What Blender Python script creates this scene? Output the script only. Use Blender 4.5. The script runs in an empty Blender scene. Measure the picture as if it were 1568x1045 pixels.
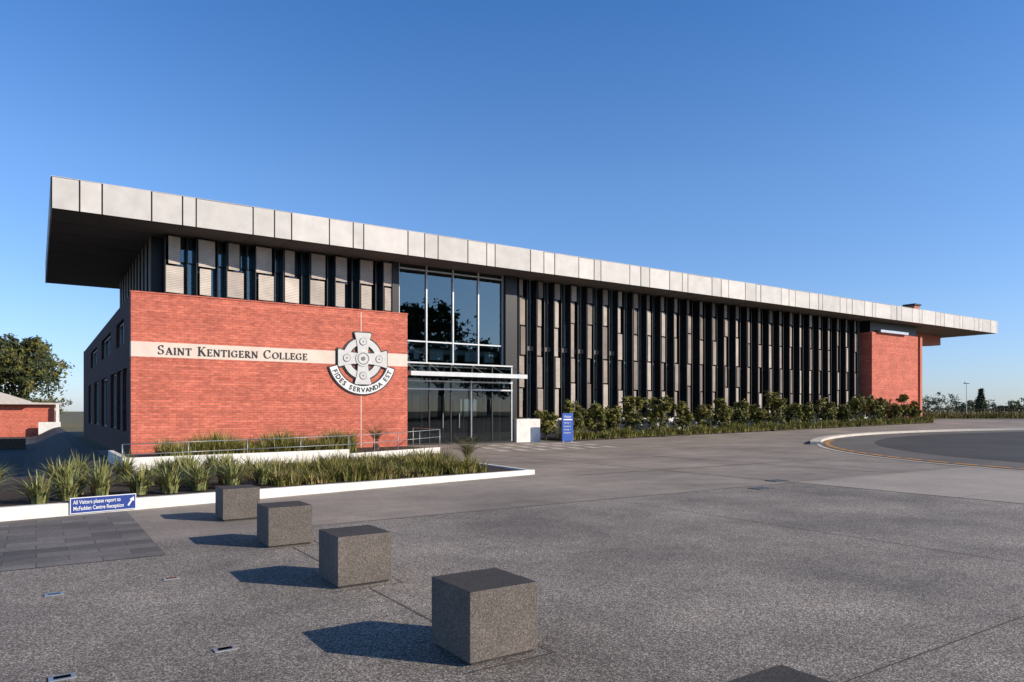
import bpy, math, random
from mathutils import Vector, Matrix
random.seed(7)
sc = bpy.context.scene
R = math.radians

# ------------------------------------------------------------------ materials
def newmat(name):
    m = bpy.data.materials.new(name); m.use_nodes = True
    nt = m.node_tree; bs = nt.nodes['Principled BSDF']
    return m, nt, bs
def N(nt, t, **k):
    n = nt.nodes.new(t)
    for a, v in k.items(): setattr(n, a, v)
    return n
def ramp(nt, stops):
    r = N(nt, 'ShaderNodeValToRGB'); e = r.color_ramp.elements
    while len(e) < len(stops): e.new(0.5)
    for i, (p, c) in enumerate(stops):
        e[i].position = p; e[i].color = (c[0], c[1], c[2], 1)
    return r
def coords(nt): return N(nt, 'ShaderNodeTexCoord').outputs['Object']
def noise(nt, vec, scale, detail=4, rough=.55):
    n = N(nt, 'ShaderNodeTexNoise'); n.inputs['Scale'].default_value = scale
    n.inputs['Detail'].default_value = detail; n.inputs['Roughness'].default_value = rough
    nt.links.new(vec, n.inputs['Vector']); return n.outputs['Fac']
def mixc(nt, f, a, b, mode='MIX'):
    m = N(nt, 'ShaderNodeMix', data_type='RGBA', blend_type=mode)
    if isinstance(f, (int, float)): m.inputs[0].default_value = f
    else: nt.links.new(f, m.inputs[0])
    for i, v in ((6, a), (7, b)):
        if isinstance(v, tuple): m.inputs[i].default_value = (*v, 1) if len(v) == 3 else v
        else: nt.links.new(v, m.inputs[i])
    return m.outputs[2]
def bump(nt, bs, h, strength=.3, dist=.01):
    b = N(nt, 'ShaderNodeBump'); b.inputs['Strength'].default_value = strength
    b.inputs['Distance'].default_value = dist
    nt.links.new(h, b.inputs['Height']); nt.links.new(b.outputs[0], bs.inputs['Normal'])

def plain(name, col, rough=.7, metal=0, var=.15, scale=3.0, b=0):
    m, nt, bs = newmat(name); v = coords(nt)
    n = noise(nt, v, scale)
    d = tuple(c*(1-var) for c in col); l = tuple(min(1, c*(1+var)) for c in col)
    r = ramp(nt, [(.3, d), (.7, l)]); nt.links.new(n, r.inputs[0])
    nt.links.new(r.outputs[0], bs.inputs['Base Color'])
    bs.inputs['Roughness'].default_value = rough; bs.inputs['Metallic'].default_value = metal
    if b: bump(nt, bs, noise(nt, v, scale*15), b, .01)
    return m

def brickmat(name, c1, c2, mort, streak=1):
    m, nt, bs = newmat(name); v = coords(nt)
    s = N(nt, 'ShaderNodeSeparateXYZ'); nt.links.new(v, s.inputs[0])
    a = N(nt, 'ShaderNodeMath', operation='ADD'); nt.links.new(s.outputs[0], a.inputs[0]); nt.links.new(s.outputs[1], a.inputs[1])
    c = N(nt, 'ShaderNodeCombineXYZ'); nt.links.new(a.outputs[0], c.inputs[0]); nt.links.new(s.outputs[2], c.inputs[1])
    br = N(nt, 'ShaderNodeTexBrick'); nt.links.new(c.outputs[0], br.inputs['Vector'])
    br.inputs['Color1'].default_value = (*c1, 1); br.inputs['Color2'].default_value = (*c2, 1)
    br.inputs['Mortar'].default_value = (*mort, 1)
    br.inputs['Scale'].default_value = 1; br.inputs['Brick Width'].default_value = .24
    br.inputs['Row Height'].default_value = .086; br.inputs['Mortar Size'].default_value = .009
    br.inputs['Mortar Smooth'].default_value = .3; br.inputs['Bias'].default_value = -.1
    mp = N(nt, 'ShaderNodeMapping'); mp.inputs['Scale'].default_value = (.12, 4.2, 1)
    nt.links.new(c.outputs[0], mp.inputs[0])
    n1 = noise(nt, mp.outputs[0], 1.0, 5, .7)
    r1 = ramp(nt, [(.34, (.86, .80, .80)), (.66, (1.10, 1.16, 1.18))]); nt.links.new(n1, r1.inputs[0])
    col = mixc(nt, 1.0, br.outputs['Color'], r1.outputs[0], 'MULTIPLY')
    n2 = noise(nt, v, 1.1, 6, .65)
    r2 = ramp(nt, [(.35, (.86, .85, .85)), (.65, (1.12, 1.1, 1.1))]); nt.links.new(n2, r2.inputs[0])
    col = mixc(nt, 1.0, col, r2.outputs[0], 'MULTIPLY')
    mp3 = N(nt, 'ShaderNodeMapping'); mp3.inputs['Scale'].default_value = (4.5, 11.6, 1); nt.links.new(c.outputs[0], mp3.inputs[0])
    n3 = noise(nt, mp3.outputs[0], 1.0, 2, .5)
    r3 = ramp(nt, [(.36, (.78, .72, .72)), (.62, (1.14, 1.16, 1.16))]); nt.links.new(n3, r3.inputs[0])
    col = mixc(nt, .8, col, r3.outputs[0], 'MULTIPLY')
    nt.links.new(col, bs.inputs['Base Color']); bs.inputs['Roughness'].default_value = .85
    inv = N(nt, 'ShaderNodeMath', operation='SUBTRACT'); inv.inputs[0].default_value = 1
    nt.links.new(br.outputs['Fac'], inv.inputs[1]); bump(nt, bs, inv.outputs[0], .5, .008)
    return m

def aggregate(name, dark, mid, light, sp=150, patch=.5, con=.3, pc=(.78, 1.2), fine=38):
    m, nt, bs = newmat(name); v = coords(nt)
    vo = N(nt, 'ShaderNodeTexVoronoi'); vo.inputs['Scale'].default_value = sp; nt.links.new(v, vo.inputs['Vector'])
    sx = N(nt, 'ShaderNodeSeparateColor'); nt.links.new(vo.outputs['Color'], sx.inputs[0])
    r = ramp(nt, [(.0, dark), (.6, mid), (.97, light)]); nt.links.new(sx.outputs[0], r.inputs[0])
    n = noise(nt, v, fine, 5, .8)
    rn = ramp(nt, [(.36, (1-con,)*3), (.64, (1+con,)*3)]); nt.links.new(n, rn.inputs[0])
    col = mixc(nt, 1.0, r.outputs[0], rn.outputs[0], 'MULTIPLY')
    n3 = noise(nt, v, patch, 8, .66)
    r3 = ramp(nt, [(.34, (pc[0],)*3), (.66, (pc[1], pc[1]*.99, pc[1]*.97))]); nt.links.new(n3, r3.inputs[0])
    col = mixc(nt, 1.0, col, r3.outputs[0], 'MULTIPLY')
    nt.links.new(col, bs.inputs['Base Color']); bs.inputs['Roughness'].default_value = .85
    bump(nt, bs, n, .4, .005)
    return m

def paver(name, c1, c2, mort, w, h, rot=0, off=.5, ms=.006, lo=.68, hi=1.26, ps=.35):
    m, nt, bs = newmat(name); v = coords(nt)
    mp = N(nt, 'ShaderNodeMapping'); mp.inputs['Rotation'].default_value = (0, 0, rot); nt.links.new(v, mp.inputs[0])
    br = N(nt, 'ShaderNodeTexBrick', offset=off); nt.links.new(mp.outputs[0], br.inputs['Vector'])
    br.inputs['Color1'].default_value = (*c1, 1); br.inputs['Color2'].default_value = (*c2, 1); br.inputs['Mortar'].default_value = (*mort, 1)
    br.inputs['Scale'].default_value = 1; br.inputs['Brick Width'].default_value = w; br.inputs['Row Height'].default_value = h
    br.inputs['Mortar Size'].default_value = ms; br.inputs['Mortar Smooth'].default_value = .5
    n = noise(nt, v, ps, 9, .68)
    r = ramp(nt, [(.32, (lo, lo, lo*1.01)), (.66, (hi, hi*.99, hi*.965))]); nt.links.new(n, r.inputs[0])
    col = mixc(nt, 1.0, br.outputs['Color'], r.outputs[0], 'MULTIPLY')
    n2 = noise(nt, v, 30, 4, .7)
    r2 = ramp(nt, [(.35, (.8, .8, .8)), (.65, (1.2, 1.2, 1.2))]); nt.links.new(n2, r2.inputs[0])
    col = mixc(nt, 1.0, col, r2.outputs[0], 'MULTIPLY')
    nt.links.new(col, bs.inputs['Base Color']); bs.inputs['Roughness'].default_value = .8
    bump(nt, bs, n2, .25, .004)
    return m

def finmat(name, col, freq=14):
    m, nt, bs = newmat(name); v = coords(nt)
    w = N(nt, 'ShaderNodeTexWave', wave_type='BANDS', bands_direction='Z'); w.inputs['Scale'].default_value = freq*.314
    w.inputs['Distortion'].default_value = 0; nt.links.new(v, w.inputs[0])
    r = ramp(nt, [(.1, tuple(c*.55 for c in col)), (.5, col)]); nt.links.new(w.outputs['Fac'], r.inputs[0])
    n = noise(nt, v, 1.3, 4)
    r2 = ramp(nt, [(.3, (.78, .77, .76)), (.7, (1.2, 1.2, 1.2))]); nt.links.new(n, r2.inputs[0])
    nt.links.new(mixc(nt, 1.0, r.outputs[0], r2.outputs[0], 'MULTIPLY'), bs.inputs['Base Color'])
    bs.inputs['Roughness'].default_value = .65
    return m

def glassmat(name, tint=(.45, .55, .55), base=.12, gc=(.75, .9, .95)):
    m = bpy.data.materials.new(name); m.use_nodes = True; nt = m.node_tree
    nt.nodes.remove(nt.nodes['Principled BSDF']); out = nt.nodes['Material Output']
    t = N(nt, 'ShaderNodeBsdfTransparent'); t.inputs[0].default_value = (*tint, 1)
    g = N(nt, 'ShaderNodeBsdfGlossy'); g.inputs['Color'].default_value = (*gc, 1); g.inputs['Roughness'].default_value = .01
    lw = N(nt, 'ShaderNodeFresnel'); lw.inputs[0].default_value = 1.5
    a = N(nt, 'ShaderNodeMath', operation='ADD'); a.inputs[1].default_value = base; nt.links.new(lw.outputs[0], a.inputs[0])
    mx = N(nt, 'ShaderNodeMixShader'); nt.links.new(a.outputs[0], mx.inputs[0])
    nt.links.new(t.outputs[0], mx.inputs[1]); nt.links.new(g.outputs[0], mx.inputs[2])
    v = coords(nt); bp = N(nt, 'ShaderNodeBump'); bp.inputs['Strength'].default_value = .03; bp.inputs['Distance'].default_value = .05
    nt.links.new(noise(nt, v, .7, 1), bp.inputs['Height']); nt.links.new(bp.outputs[0], g.inputs['Normal'])
    nt.links.new(mx.outputs[0], out.inputs[0]); return m

def leafmat(name, dark, light, scale=2.5):
    m, nt, bs = newmat(name); v = coords(nt)
    n = noise(nt, v, scale, 3, .7)
    r = ramp(nt, [(.32, dark), (.68, light)]); nt.links.new(n, r.inputs[0])
    nt.links.new(r.outputs[0], bs.inputs['Base Color']); bs.inputs['Roughness'].default_value = .55
    return m

M = {}
M['brick'] = brickmat('red_brick', (.70, .185, .112), (.57, .140, .084), (.36, .15, .105))
M['brick_shade'] = brickmat('shaded_brick', (.10, .034, .024), (.078, .027, .02), (.055, .03, .025))  # same red brick, with the left wall's shade put into the colour
M['band'] = plain('stone_band', (.76, .62, .51), .8, 0, .08, 2)
M['white'] = plain('white_render', (.76, .73, .67), .8, 0, .14, 2.2)
for i, c in enumerate([(.585, .55, .50), (.64, .60, .545), (.53, .50, .455)]):
    M['fas%d' % i] = plain('fascia_panel_%d' % i, c, .6, 0, .10, 1.6)
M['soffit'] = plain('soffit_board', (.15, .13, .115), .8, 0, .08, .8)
M['darkmetal'] = plain('dark_metal', (.020, .019, .020), .45, .3, .1)
M['steel'] = plain('steel', (.50, .51, .52), .35, .7, .1)
M['alu'] = plain('aluminium_frame', (.30, .32, .32), .4, .4, .1)
M['alul'] = plain('light_aluminium_frame', (.52, .54, .54), .4, .3, .1)
M['fin0'] = finmat('louvre_fin_a', (.34, .275, .225))
M['fin1'] = finmat('louvre_fin_b', (.21, .17, .14))
M['fin2'] = finmat('louvre_fin_c', (.48, .41, .345))
M['fin3'] = finmat('louvre_fin_d', (.60, .52, .44))
M['glass'] = glassmat('facade_glass', (.55, .66, .64), .14, (.62, .82, .82))
M['glass2'] = glassmat('entry_glass', (.4, .5, .52), .13, (.62, .80, .85))
M['glass3'] = glassmat('door_glass', (.45, .5, .5), .02, (.7, .8, .85))
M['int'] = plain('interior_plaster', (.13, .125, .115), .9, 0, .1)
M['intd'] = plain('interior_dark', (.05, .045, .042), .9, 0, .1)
M['intw'] = plain('interior_white', (.78, .78, .75), .8, 0, .05)
M['terra_and_bounce'] = plain('terracotta_and_bounce', (.50, .17, .11), .8, 0, .1)
M['agg'] = aggregate('exposed_aggregate', (.085, .072, .060), (.205, .176, .152), (.58, .53, .47), 125, .42, .26, (.64, 1.34), 46)
M['pave'] = paver('paving', (.29, .248, .21), (.325, .279, .237), (.19, .162, .138), .9, .3, lo=.66, hi=1.3)
M['pave2'] = paver('light_concrete_paving', (.40, .35, .30), (.42, .365, .315), (.24, .21, .185), 3.2, 3.2, 0, 0, .014, .82, 1.12)
M['tile'] = paver('dark_paving_tile', (.10, .090, .086), (.20, .184, .172), (.07, .062, .056), .6, .3, 0, .5, .008, .75, 1.3, .9)
M['asph'] = aggregate('asphalt', (.038, .036, .035), (.055, .052, .05), (.10, .095, .09), 120, .3, .25)
M['asph2'] = aggregate('asphalt_worn', (.10, .09, .08), (.15, .135, .12), (.22, .2, .18), 120, .3, .25)
M['field'] = plain('dry_grass_field', (.15, .135, .065), .95, 0, .35, .15, .4)
M['kerb'] = plain('kerb_concrete', (.62, .56, .48), .85, 0, .12, 2)
M['orange'] = plain('orange_paint', (.65, .30, .07), .8, 0, .3, 6)
M['sunpatch'] = plain('reflected_sun_patch', (.58, .52, .45), .8, 0, .25, 3)
M['joint'] = plain('joint', (.065, .057, .05), .9, 0, .2, 8)
M['basalt'] = aggregate('basalt_block', (.075, .062, .052), (.125, .106, .090), (.23, .20, .172), 200, 2.5, .25, (.82, 1.14), 60)
M['basalt_dim'] = aggregate('basalt_block_top_dimmed', (.030, .027, .025), (.050, .045, .041), (.10, .09, .082), 200, 2.5, .2, (.85, 1.12), 60)  # same basalt, darkened in colour for the weak grazing light on top
M['soil'] = plain('bark_mulch', (.05, .035, .025), .95, 0, .4, 20, .8)
M['blue'] = plain('sign_blue', (.012, .045, .25), .4, 0, .05)
M['blue2'] = plain('sign_bright_blue', (.012, .075, .36), .4, 0, .05)
M['signw'] = plain('sign_white', (.78, .78, .76), .5, 0, .02)
M['black'] = plain('letter_black', (.015, .014, .014), .5, 0, .05)
M['crest'] = plain('crest_stone', (.60, .59, .56), .6, 0, .1, 5)
M['crestd'] = plain('crest_recess', (.2, .2, .2), .7, 0, .1, 5)
M['bark'] = plain('bark', (.09, .065, .045), .95, 0, .3, 6, .6)
M['leafA'] = leafmat('leaf_dark', (.020, .030, .008), (.065, .075, .02))
M['leafB'] = leafmat('leaf_olive', (.06, .066, .014), (.19, .17, .035), 1.2)
M['leafC'] = leafmat('leaf_shrub', (.09, .10, .018), (.32, .28, .06), 2.5)
M['blade'] = leafmat('grass_blade', (.10, .115, .018), (.36, .32, .07), 1.5)
M['blade2'] = leafmat('flax_blade', (.10, .125, .035), (.38, .37, .14), 4)
M['dryblade'] = leafmat('dry_stem', (.20, .15, .06), (.42, .33, .14), 4)
M['roofp'] = plain('pale_roof', (.55, .50, .45), .7, 0, .1)
M['timber'] = plain('timber', (.13, .09, .06), .9, 0, .25, 4)

# ------------------------------------------------------------------ mesh builder
class B:
    def __init__(s): s.v = []; s.f = []; s.m = []; s.ml = []
    def mi(s, k):
        if k not in s.ml: s.ml.append(k)
        return s.ml.index(k)
    def face(s, pts, k):
        n = len(s.v); s.v += [tuple(p) for p in pts]; s.f.append(tuple(range(n, n+len(pts)))); s.m.append(s.mi(k))
    def box(s, x0, x1, y0, y1, z0, z1, k, top=None):
        n = len(s.v)
        s.v += [(x0,y0,z0),(x1,y0,z0),(x1,y1,z0),(x0,y1,z0),(x0,y0,z1),(x1,y0,z1),(x1,y1,z1),(x0,y1,z1)]
        for f in ((0,3,2,1),(4,5,6,7),(0,1,5,4),(1,2,6,5),(2,3,7,6),(3,0,4,7)):
            s.f.append(tuple(n+i for i in f)); s.m.append(s.mi(k))
        if top: s.m[-5] = s.mi(top)
    def obox(s, p, ang, l, w, z0, z1, k):
        c, sn = math.cos(ang), math.sin(ang)
        q = [(p[0], p[1]), (p[0]+c*l, p[1]+sn*l), (p[0]+c*l-sn*w, p[1]+sn*l+c*w), (p[0]-sn*w, p[1]+c*w)]
        s.prism(q, z0, z1, k)
    def prism(s, q, z0, z1, k, top=None):
        n = len(s.v); c = len(q)
        z0s = z0 if isinstance(z0, (list, tuple)) else [z0]*c
        z1s = z1 if isinstance(z1, (list, tuple)) else [z1]*c
        s.v += [(a[0], a[1], z) for a, z in zip(q, z0s)] + [(a[0], a[1], z) for a, z in zip(q, z1s)]
        s.f.append(tuple(n+i for i in reversed(range(c)))); s.m.append(s.mi(k))
        s.f.append(tuple(n+c+i for i in range(c))); s.m.append(s.mi(top or k))
        for i in range(c):
            j = (i+1) % c; s.f.append((n+i, n+j, n+c+j, n+c+i)); s.m.append(s.mi(k))
    def tube(s, a, b, r0, r1, k, n=8, cap=True):
        a = Vector(a); b = Vector(b); d = (b-a).normalized()
        u = d.orthogonal().normalized(); w = d.cross(u); st = len(s.v)
        for p, r in ((a, r0), (b, r1)):
            for i in range(n):
                t = 2*math.pi*i/n; s.v.append(tuple(p+u*(r*math.cos(t))+w*(r*math.sin(t))))
        for i in range(n):
            j = (i+1) % n; s.f.append((st+i, st+j, st+n+j, st+n+i)); s.m.append(s.mi(k))
        if cap:
            s.f.append(tuple(st+i for i in reversed(range(n)))); s.m.append(s.mi(k))
            s.f.append(tuple(st+n+i for i in range(n))); s.m.append(s.mi(k))
    def wallpoly(s, pts, yf, yb, k):
        n = len(s.v); c = len(pts)
        s.v += [(p[0], yf, p[1]) for p in pts] + [(p[0], yb, p[1]) for p in pts]
        s.f.append(tuple(n+i for i in range(c))); s.m.append(s.mi(k))
        s.f.append(tuple(n+c+i for i in reversed(range(c)))); s.m.append(s.mi(k))
        for i in range(c):
            j = (i+1) % c; s.f.append((n+i, n+c+i, n+c+j, n+j)); s.m.append(s.mi(k))
    def obj(s, name, parent=None, bevel=0, smooth=False):
        me = bpy.data.meshes.new(name); me.from_pydata(s.v, [], s.f)
        for k in s.ml: me.materials.append(M[k])
        me.polygons.foreach_set('material_index', s.m)
        if smooth: me.polygons.foreach_set('use_smooth', [True]*len(s.f))
        me.update(); o = bpy.data.objects.new(name, me); sc.collection.objects.link(o)
        if parent: o.parent = parent
        if bevel:
            md = o.modifiers.new('bevel', 'BEVEL'); md.width = bevel; md.segments = 2; md.limit_method = 'ANGLE'
        return o
def empty(name, loc=(0, 0, 0)):
    o = bpy.data.objects.new(name, None); o.empty_display_size = .3; sc.collection.objects.link(o); return o

# ------------------------------------------------------------------ terrain
def ss(t): t = max(0, min(1, t)); return t*t*(3-2*t)
def h(x, y=0):
    z = 0
    if x > 22: z = .0165*(min(x, 72)-22)
    if x < 2 and y > 20: z -= 1.0*ss((y-20)/12)*ss((2-x)/2.5)
    return z
def sheet(b, xs, ys, off, k):
    n = len(b.v); W = len(xs)
    for y in ys:
        for x in xs: b.v.append((x, y, h(x, y)+off))
    for j in range(len(ys)-1):
        for i in range(W-1):
            a = n+j*W+i; b.f.append((a, a+1, a+W+1, a+W)); b.m.append(b.mi(k))
xs = [-1500, -400, -120, -40, -15, -8, -4, -2, -1.5, -1, -.5, 0, .5, 1, 1.5, 2, 8, 14, 22, 40, 56, 72, 100, 200, 500, 2500]
ys = [-1500, -300, -60, -10, 0, 10, 20, 21, 22, 23, 24, 26, 28, 30, 32, 34, 50, 80, 150, 400, 2500]
b = B(); sheet(b, xs, ys, 0, 'field'); b.obj('ground')
b = B(); sheet(b, [-15, 2, 22, 72], [-12, 9, 20], .004, 'pave'); sheet(b, [2, 22, 72], [20, 31, 33.5], .004, 'pave')
sheet(b, [72.0, 90], [14, 31], .004, 'asph2')
b.obj('forecourt_paving')
b = B(); sheet(b, [14.14, 22, 26], [-8, 9.75], .008, 'pave2'); b.obj('concrete_paving')
b = B(); sheet(b, [-15, 1.2, 14.1], [-12, 8.7], .008, 'agg'); sheet(b, [1.2, 14.1], [8.7, 9.75], .008, 'agg'); b.obj('aggregate_paving')
b = B(); sheet(b, [-15, 1.2], [8.7, 12.9], .008, 'tile'); b.obj('dark_tile_paving')
b = B(); sheet(b, [-30, -20, -10, -4, -2, -1.5, -1, -.5, 0, .5, 1, 1.5, 2], [20, 21, 22, 23, 24, 26, 28, 30, 32, 34, 50, 70, 100], .006, 'asph'); b.obj('side_driveway')
b = B()
def strip(b, p, q, w, off, k, seg=1):
    p = Vector(p); q = Vector(q); d = (q-p).normalized(); n = Vector((-d.y, d.x))*w/2
    for i in range(seg):
        a = p.lerp(q, i/seg); c = p.lerp(q, (i+1)/seg)
        b.face([(t.x, t.y, h(t.x, t.y)+off) for t in (a-n, c-n, c+n, a+n)], k)
strip(b, (2.5, 4.46), (2.5, 6.06), .010, .013, 'joint'); strip(b, (2.5, 6.78), (2.5, 8.37), .010, .013, 'joint')
strip(b, (-12, 8.7), (1.2, 8.7), .02, .0125, 'joint')
strip(b, (8.6, -2), (8.6, 9.7), .012, .013, 'joint')
strip(b, (2.86, 2.4), (14, 2.4), .012, .0125, 'joint')
strip(b, (14.12, 9.75), (14.12, -5), .03, .0125, 'joint'); strip(b, (2.9, 9.76), (14.1, 9.76), .03, .0125, 'joint')
for yy in (13.9, 18.0, 22.2): strip(b, (11.2, yy), (22, yy), .035, .009, 'joint')
for xx in (14.1, 18.3): strip(b, (xx, 9.8), (xx, 24), .035, .0095, 'joint')
b.obj('paving_joints')
for x, y in ((12.2, 9.25), (13.9, 10.1)):
    b = B(); b.box(x, x+.5, y, y+.3, .009, .016, 'joint')
    for i in range(6): b.box(x+.04+i*.075, x+.07+i*.075, y+.03, y+.27, .0161, .021, 'alu')
    b.obj('drain_grate')
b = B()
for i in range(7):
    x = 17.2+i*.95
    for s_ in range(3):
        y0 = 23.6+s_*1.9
        strip(b, (x-1.6*(29.6-y0)/5.6, y0), (x-1.6*(29.6-y0-1.3)/5.6, y0+1.3), .46, .011, 'sunpatch')
b.obj('entrance_sun_patches')  # pale strips paint the sun patches thrown back onto the paving by the glazing
C = (39, 4.5)
def ring(b, r0, r1, a0, a1, off, k, n=90, off2=None):
    for i in range(n):
        t0 = R(a0+(a1-a0)*i/n); t1 = R(a0+(a1-a0)*(i+1)/n)
        q = [(C[0]+r*math.cos(t), C[1]+r*math.sin(t)) for r, t in ((r0, t0), (r1, t0), (r1, t1), (r0, t1))]
        b.face([(x, y, h(x, y)+off) for x, y in q], k)
b = B()
rr = [0.01, 3, 6, 9, 11, 13, 15.2]
for i in range(len(rr)-1): ring(b, rr[i], rr[i+1], 0, 360, .026, 'asph')
for r0, r1 in ((15.2, 16.3), (16.3, 17.4)): ring(b, r0, r1, 0, 360, .022, 'asph2')
b.obj('turning_circle_road')
b = B()
n = 100; a0, a1 = 12, 125
for i in range(n):
    t0 = R(a0+(a1-a0)*i/n); t1 = R(a0+(a1-a0)*(i+1)/n)
    q = [(C[0]+r*math.cos(t), C[1]+r*math.sin(t)) for r, t in ((17.4, t0), (17.85, t0), (17.85, t1), (17.4, t1))]
    b.prism(q, [h(*p)-.05 for p in q], [h(*p)+.13 for p in q], 'kerb')
b.obj('kerb')
b = B()
for i in range(26):
    a = 112+i*3.4; ring(b, 17.05, 17.25, a, a+2.7, .030, 'orange', 5)
ring(b, 17.42, 17.6, 125, 205, .016, 'kerb', 60)
b.obj('road_edge_marking')

# ------------------------------------------------------------------ college building
bld = empty('college_building')
YF, YG, ZS, ZT = 30.7, 32.5, 8.98, 10.1
BX0, BX1, BY = 2.58, 12.47, 26.3
b = B()
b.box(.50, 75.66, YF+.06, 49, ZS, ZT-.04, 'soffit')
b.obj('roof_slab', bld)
b = B()
b.box(.5, 75.66, YF+.05, YF+.059, ZS+.01, ZT-.05, 'darkmetal')
pat = [.0285, .0235, .0542, .0358, .0163, .0717]
x = .46; i = 0; joints = []
while x < 75.6:
    w = pat[i % 6]*YF; x1 = min(75.7, x+w); yo = random.uniform(-.006, .006)
    b.box(x+.028, x1-.028, YF+yo, YF+.045, ZS-.02, ZT+random.uniform(-.015, .01), 'fas%d' % random.choice([0, 0, 1, 2]))
    b.box(x-.028, x+.027, YF+.03, YF+.046, ZS, ZT-.03, 'darkmetal')
    joints.append(x); x = x1; i += 1
y = YF+.06; i = 0
while y < 48.9:
    w = pat[i % 6]*YF; y1 = min(49, y+w)
    b.box(.44, .495, y+.02, y1-.02, ZS-.02, ZT, 'fas%d' % (i % 3)); b.box(75.665, 75.72, y+.02, y1-.02, ZS-.02, ZT, 'fas%d' % (i % 3))
    y = y1; i += 1
b.box(.46, 75.7, YF+.01, YF+.3, ZT+.012, ZT+.03, 'fas2')
b.obj('roof_fascia', bld)
b = B()
for j in joints[::2]: b.box(j, j+.02, YF+.3, YG+.4, ZS-.006, ZS+.01, 'darkmetal')
for y in range(33, 49, 2): b.box(.6, 4.3, y, y+.02, ZS-.006, ZS+.01, 'darkmetal')
b.box(.75, 75.4, YF+.22, YF+.25, ZS-.008, ZS+.01, 'darkmetal')
b.obj('soffit_joints', bld)
b = B()
ZB = 5.5
b.box(BX0, 10.49, BY, BY+.35, -1.2, 3.40, 'brick'); b.box(10.51, BX1, BY, BY+.35, -1.2, 3.40, 'brick')
b.box(BX0, 10.49, BY, BY+.35, 3.90, ZB, 'brick'); b.box(10.51, BX1, BY, BY+.35, 3.90, ZB, 'brick')
b.box(BX0, BX1, BY-.004, BY+.35, 3.401, 3.899, 'band')
b.box(10.485, 10.515, BY-.003, BY+.36, -1.2, 3.4, 'band'); b.box(10.485, 10.515, BY-.003, BY+.36, 3.9, ZB-.05, 'band')
b.box(BX1-.35, BX1, BY+.352, YG+.4, -1.2, ZB, 'brick')
def wall_x(b, x0, x1, y0, y1, z0, z1, ops, k):
    y = y0
    for ya, yb, za, zb in ops:
        if ya > y: b.box(x0, x1, y, ya, z0, z1, k)
        b.box(x0, x1, ya, yb, z0, za, k); b.box(x0, x1, ya, yb, zb, z1, k); y = yb
    b.box(x0, x1, y, y1, z0, z1, k)
ops = [(27.6, 29.0, .9, 3.1), (29.5, 31.2, .9, 3.1), (31.7, 34, .9, 3.1), (36, 39, .9, 3.1), (41, 44, .9, 3.1), (46, 49, .9, 3.1)]
wall_x(b, BX0+.003, BX0+.35, BY+.352, 54, -1.2, 3.6, ops, 'brick_shade')
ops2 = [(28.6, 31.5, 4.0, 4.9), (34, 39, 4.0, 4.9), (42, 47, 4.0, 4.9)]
wall_x(b, BX0+.003, BX0+.35, BY+.352, 54, 3.602, ZB-.05, ops2, 'brick_shade')
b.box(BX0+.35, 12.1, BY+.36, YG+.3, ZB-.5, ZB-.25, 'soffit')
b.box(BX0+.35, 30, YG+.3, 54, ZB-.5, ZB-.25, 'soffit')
b.box(BX0, 30, 54, 54.3, -1.2, ZB, 'brick')
b.box(BX0-.02, BX1+.02, BY-.02, BY+.37, ZB+.001, ZB+.05, 'brick')
b.obj('brick_walls', bld)
b = B()
for ya, yb, za, zb in ops+ops2:
    b.face([(BX0+.2, yb, za), (BX0+.2, ya, za), (BX0+.2, ya, zb), (BX0+.2, yb, zb)], 'glass3')
b.obj('side_window_glass', bld)
b = B()
for ya, yb, za, zb in ops+ops2:
    for (a0, a1, c0, c1) in ((ya, yb, za, za+.06), (ya, yb, zb-.06, zb), (ya, ya+.06, za+.061, zb-.061), (yb-.06, yb, za+.061, zb-.061), ((ya+yb)/2-.03, (ya+yb)/2+.03, za+.061, zb-.061)):
        b.box(BX0+.12, BX0+.19, a0, a1, c0, c1, 'alu')
b.obj('side_window_frames', bld)

fin = B(); plate = B()
SP = .0372*YG
def make_fin(x, y, zs, ang=R(16), w=.62, pal=('fin0', 'fin0', 'fin2', 'fin1')):
    base = random.choice(pal)
    plate.box(x-.045, x-.005, y-.02, y+.50, zs[0], zs[-1], 'darkmetal')
    for i in range(len(zs)-1):
        st = random.choice([-.0, .05, .10]); k = random.choice([base, base, pal[0], pal[-1]])
        ww = w*random.choice([1, 1, .85, .68]); a = ang+random.uniform(-.07, .07)
        fin.obox((x+st, y), a, ww, .045, zs[i]+.045, zs[i+1]-.045, k)
        plate.box(x-.003, x+w*.95, y+.25, y+.29, zs[i]-.03, zs[i]+.03, 'darkmetal')
    plate.box(x+w+.12, x+w+.16, y+.1, y+.50, zs[0], zs[-1], 'darkmetal')
x = .1483*YG-.35
while x < 14.6:
    make_fin(x, YG, [5.0, 6.5, 7.7, 8.93], w=.70, ang=R(10), pal=('fin3', 'fin2', 'fin3', 'fin2')); x += SP
x = .688*YG-.2
while x < 55.9:
    o1 = random.choice([0, 0, .35])
    make_fin(x, YG, [1.25, 2.9+o1, 4.7, 6.35+o1, 7.95, 8.93], w=.46, ang=R(18), pal=('fin0', 'fin2', 'fin2', 'fin0', 'fin1')); x += SP
y = YG+.9
while y < 47:
    plate.box(4.0, 4.45, y, y+.05, 5.2, 8.93, 'darkmetal')
    fin.box(3.96, 3.995, y-.25, y+.3, 5.3, 8.9, 'fin1'); y += 1.25
fin.obj('louvre_fins', bld); plate.obj('louvre_brackets', bld)

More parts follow.
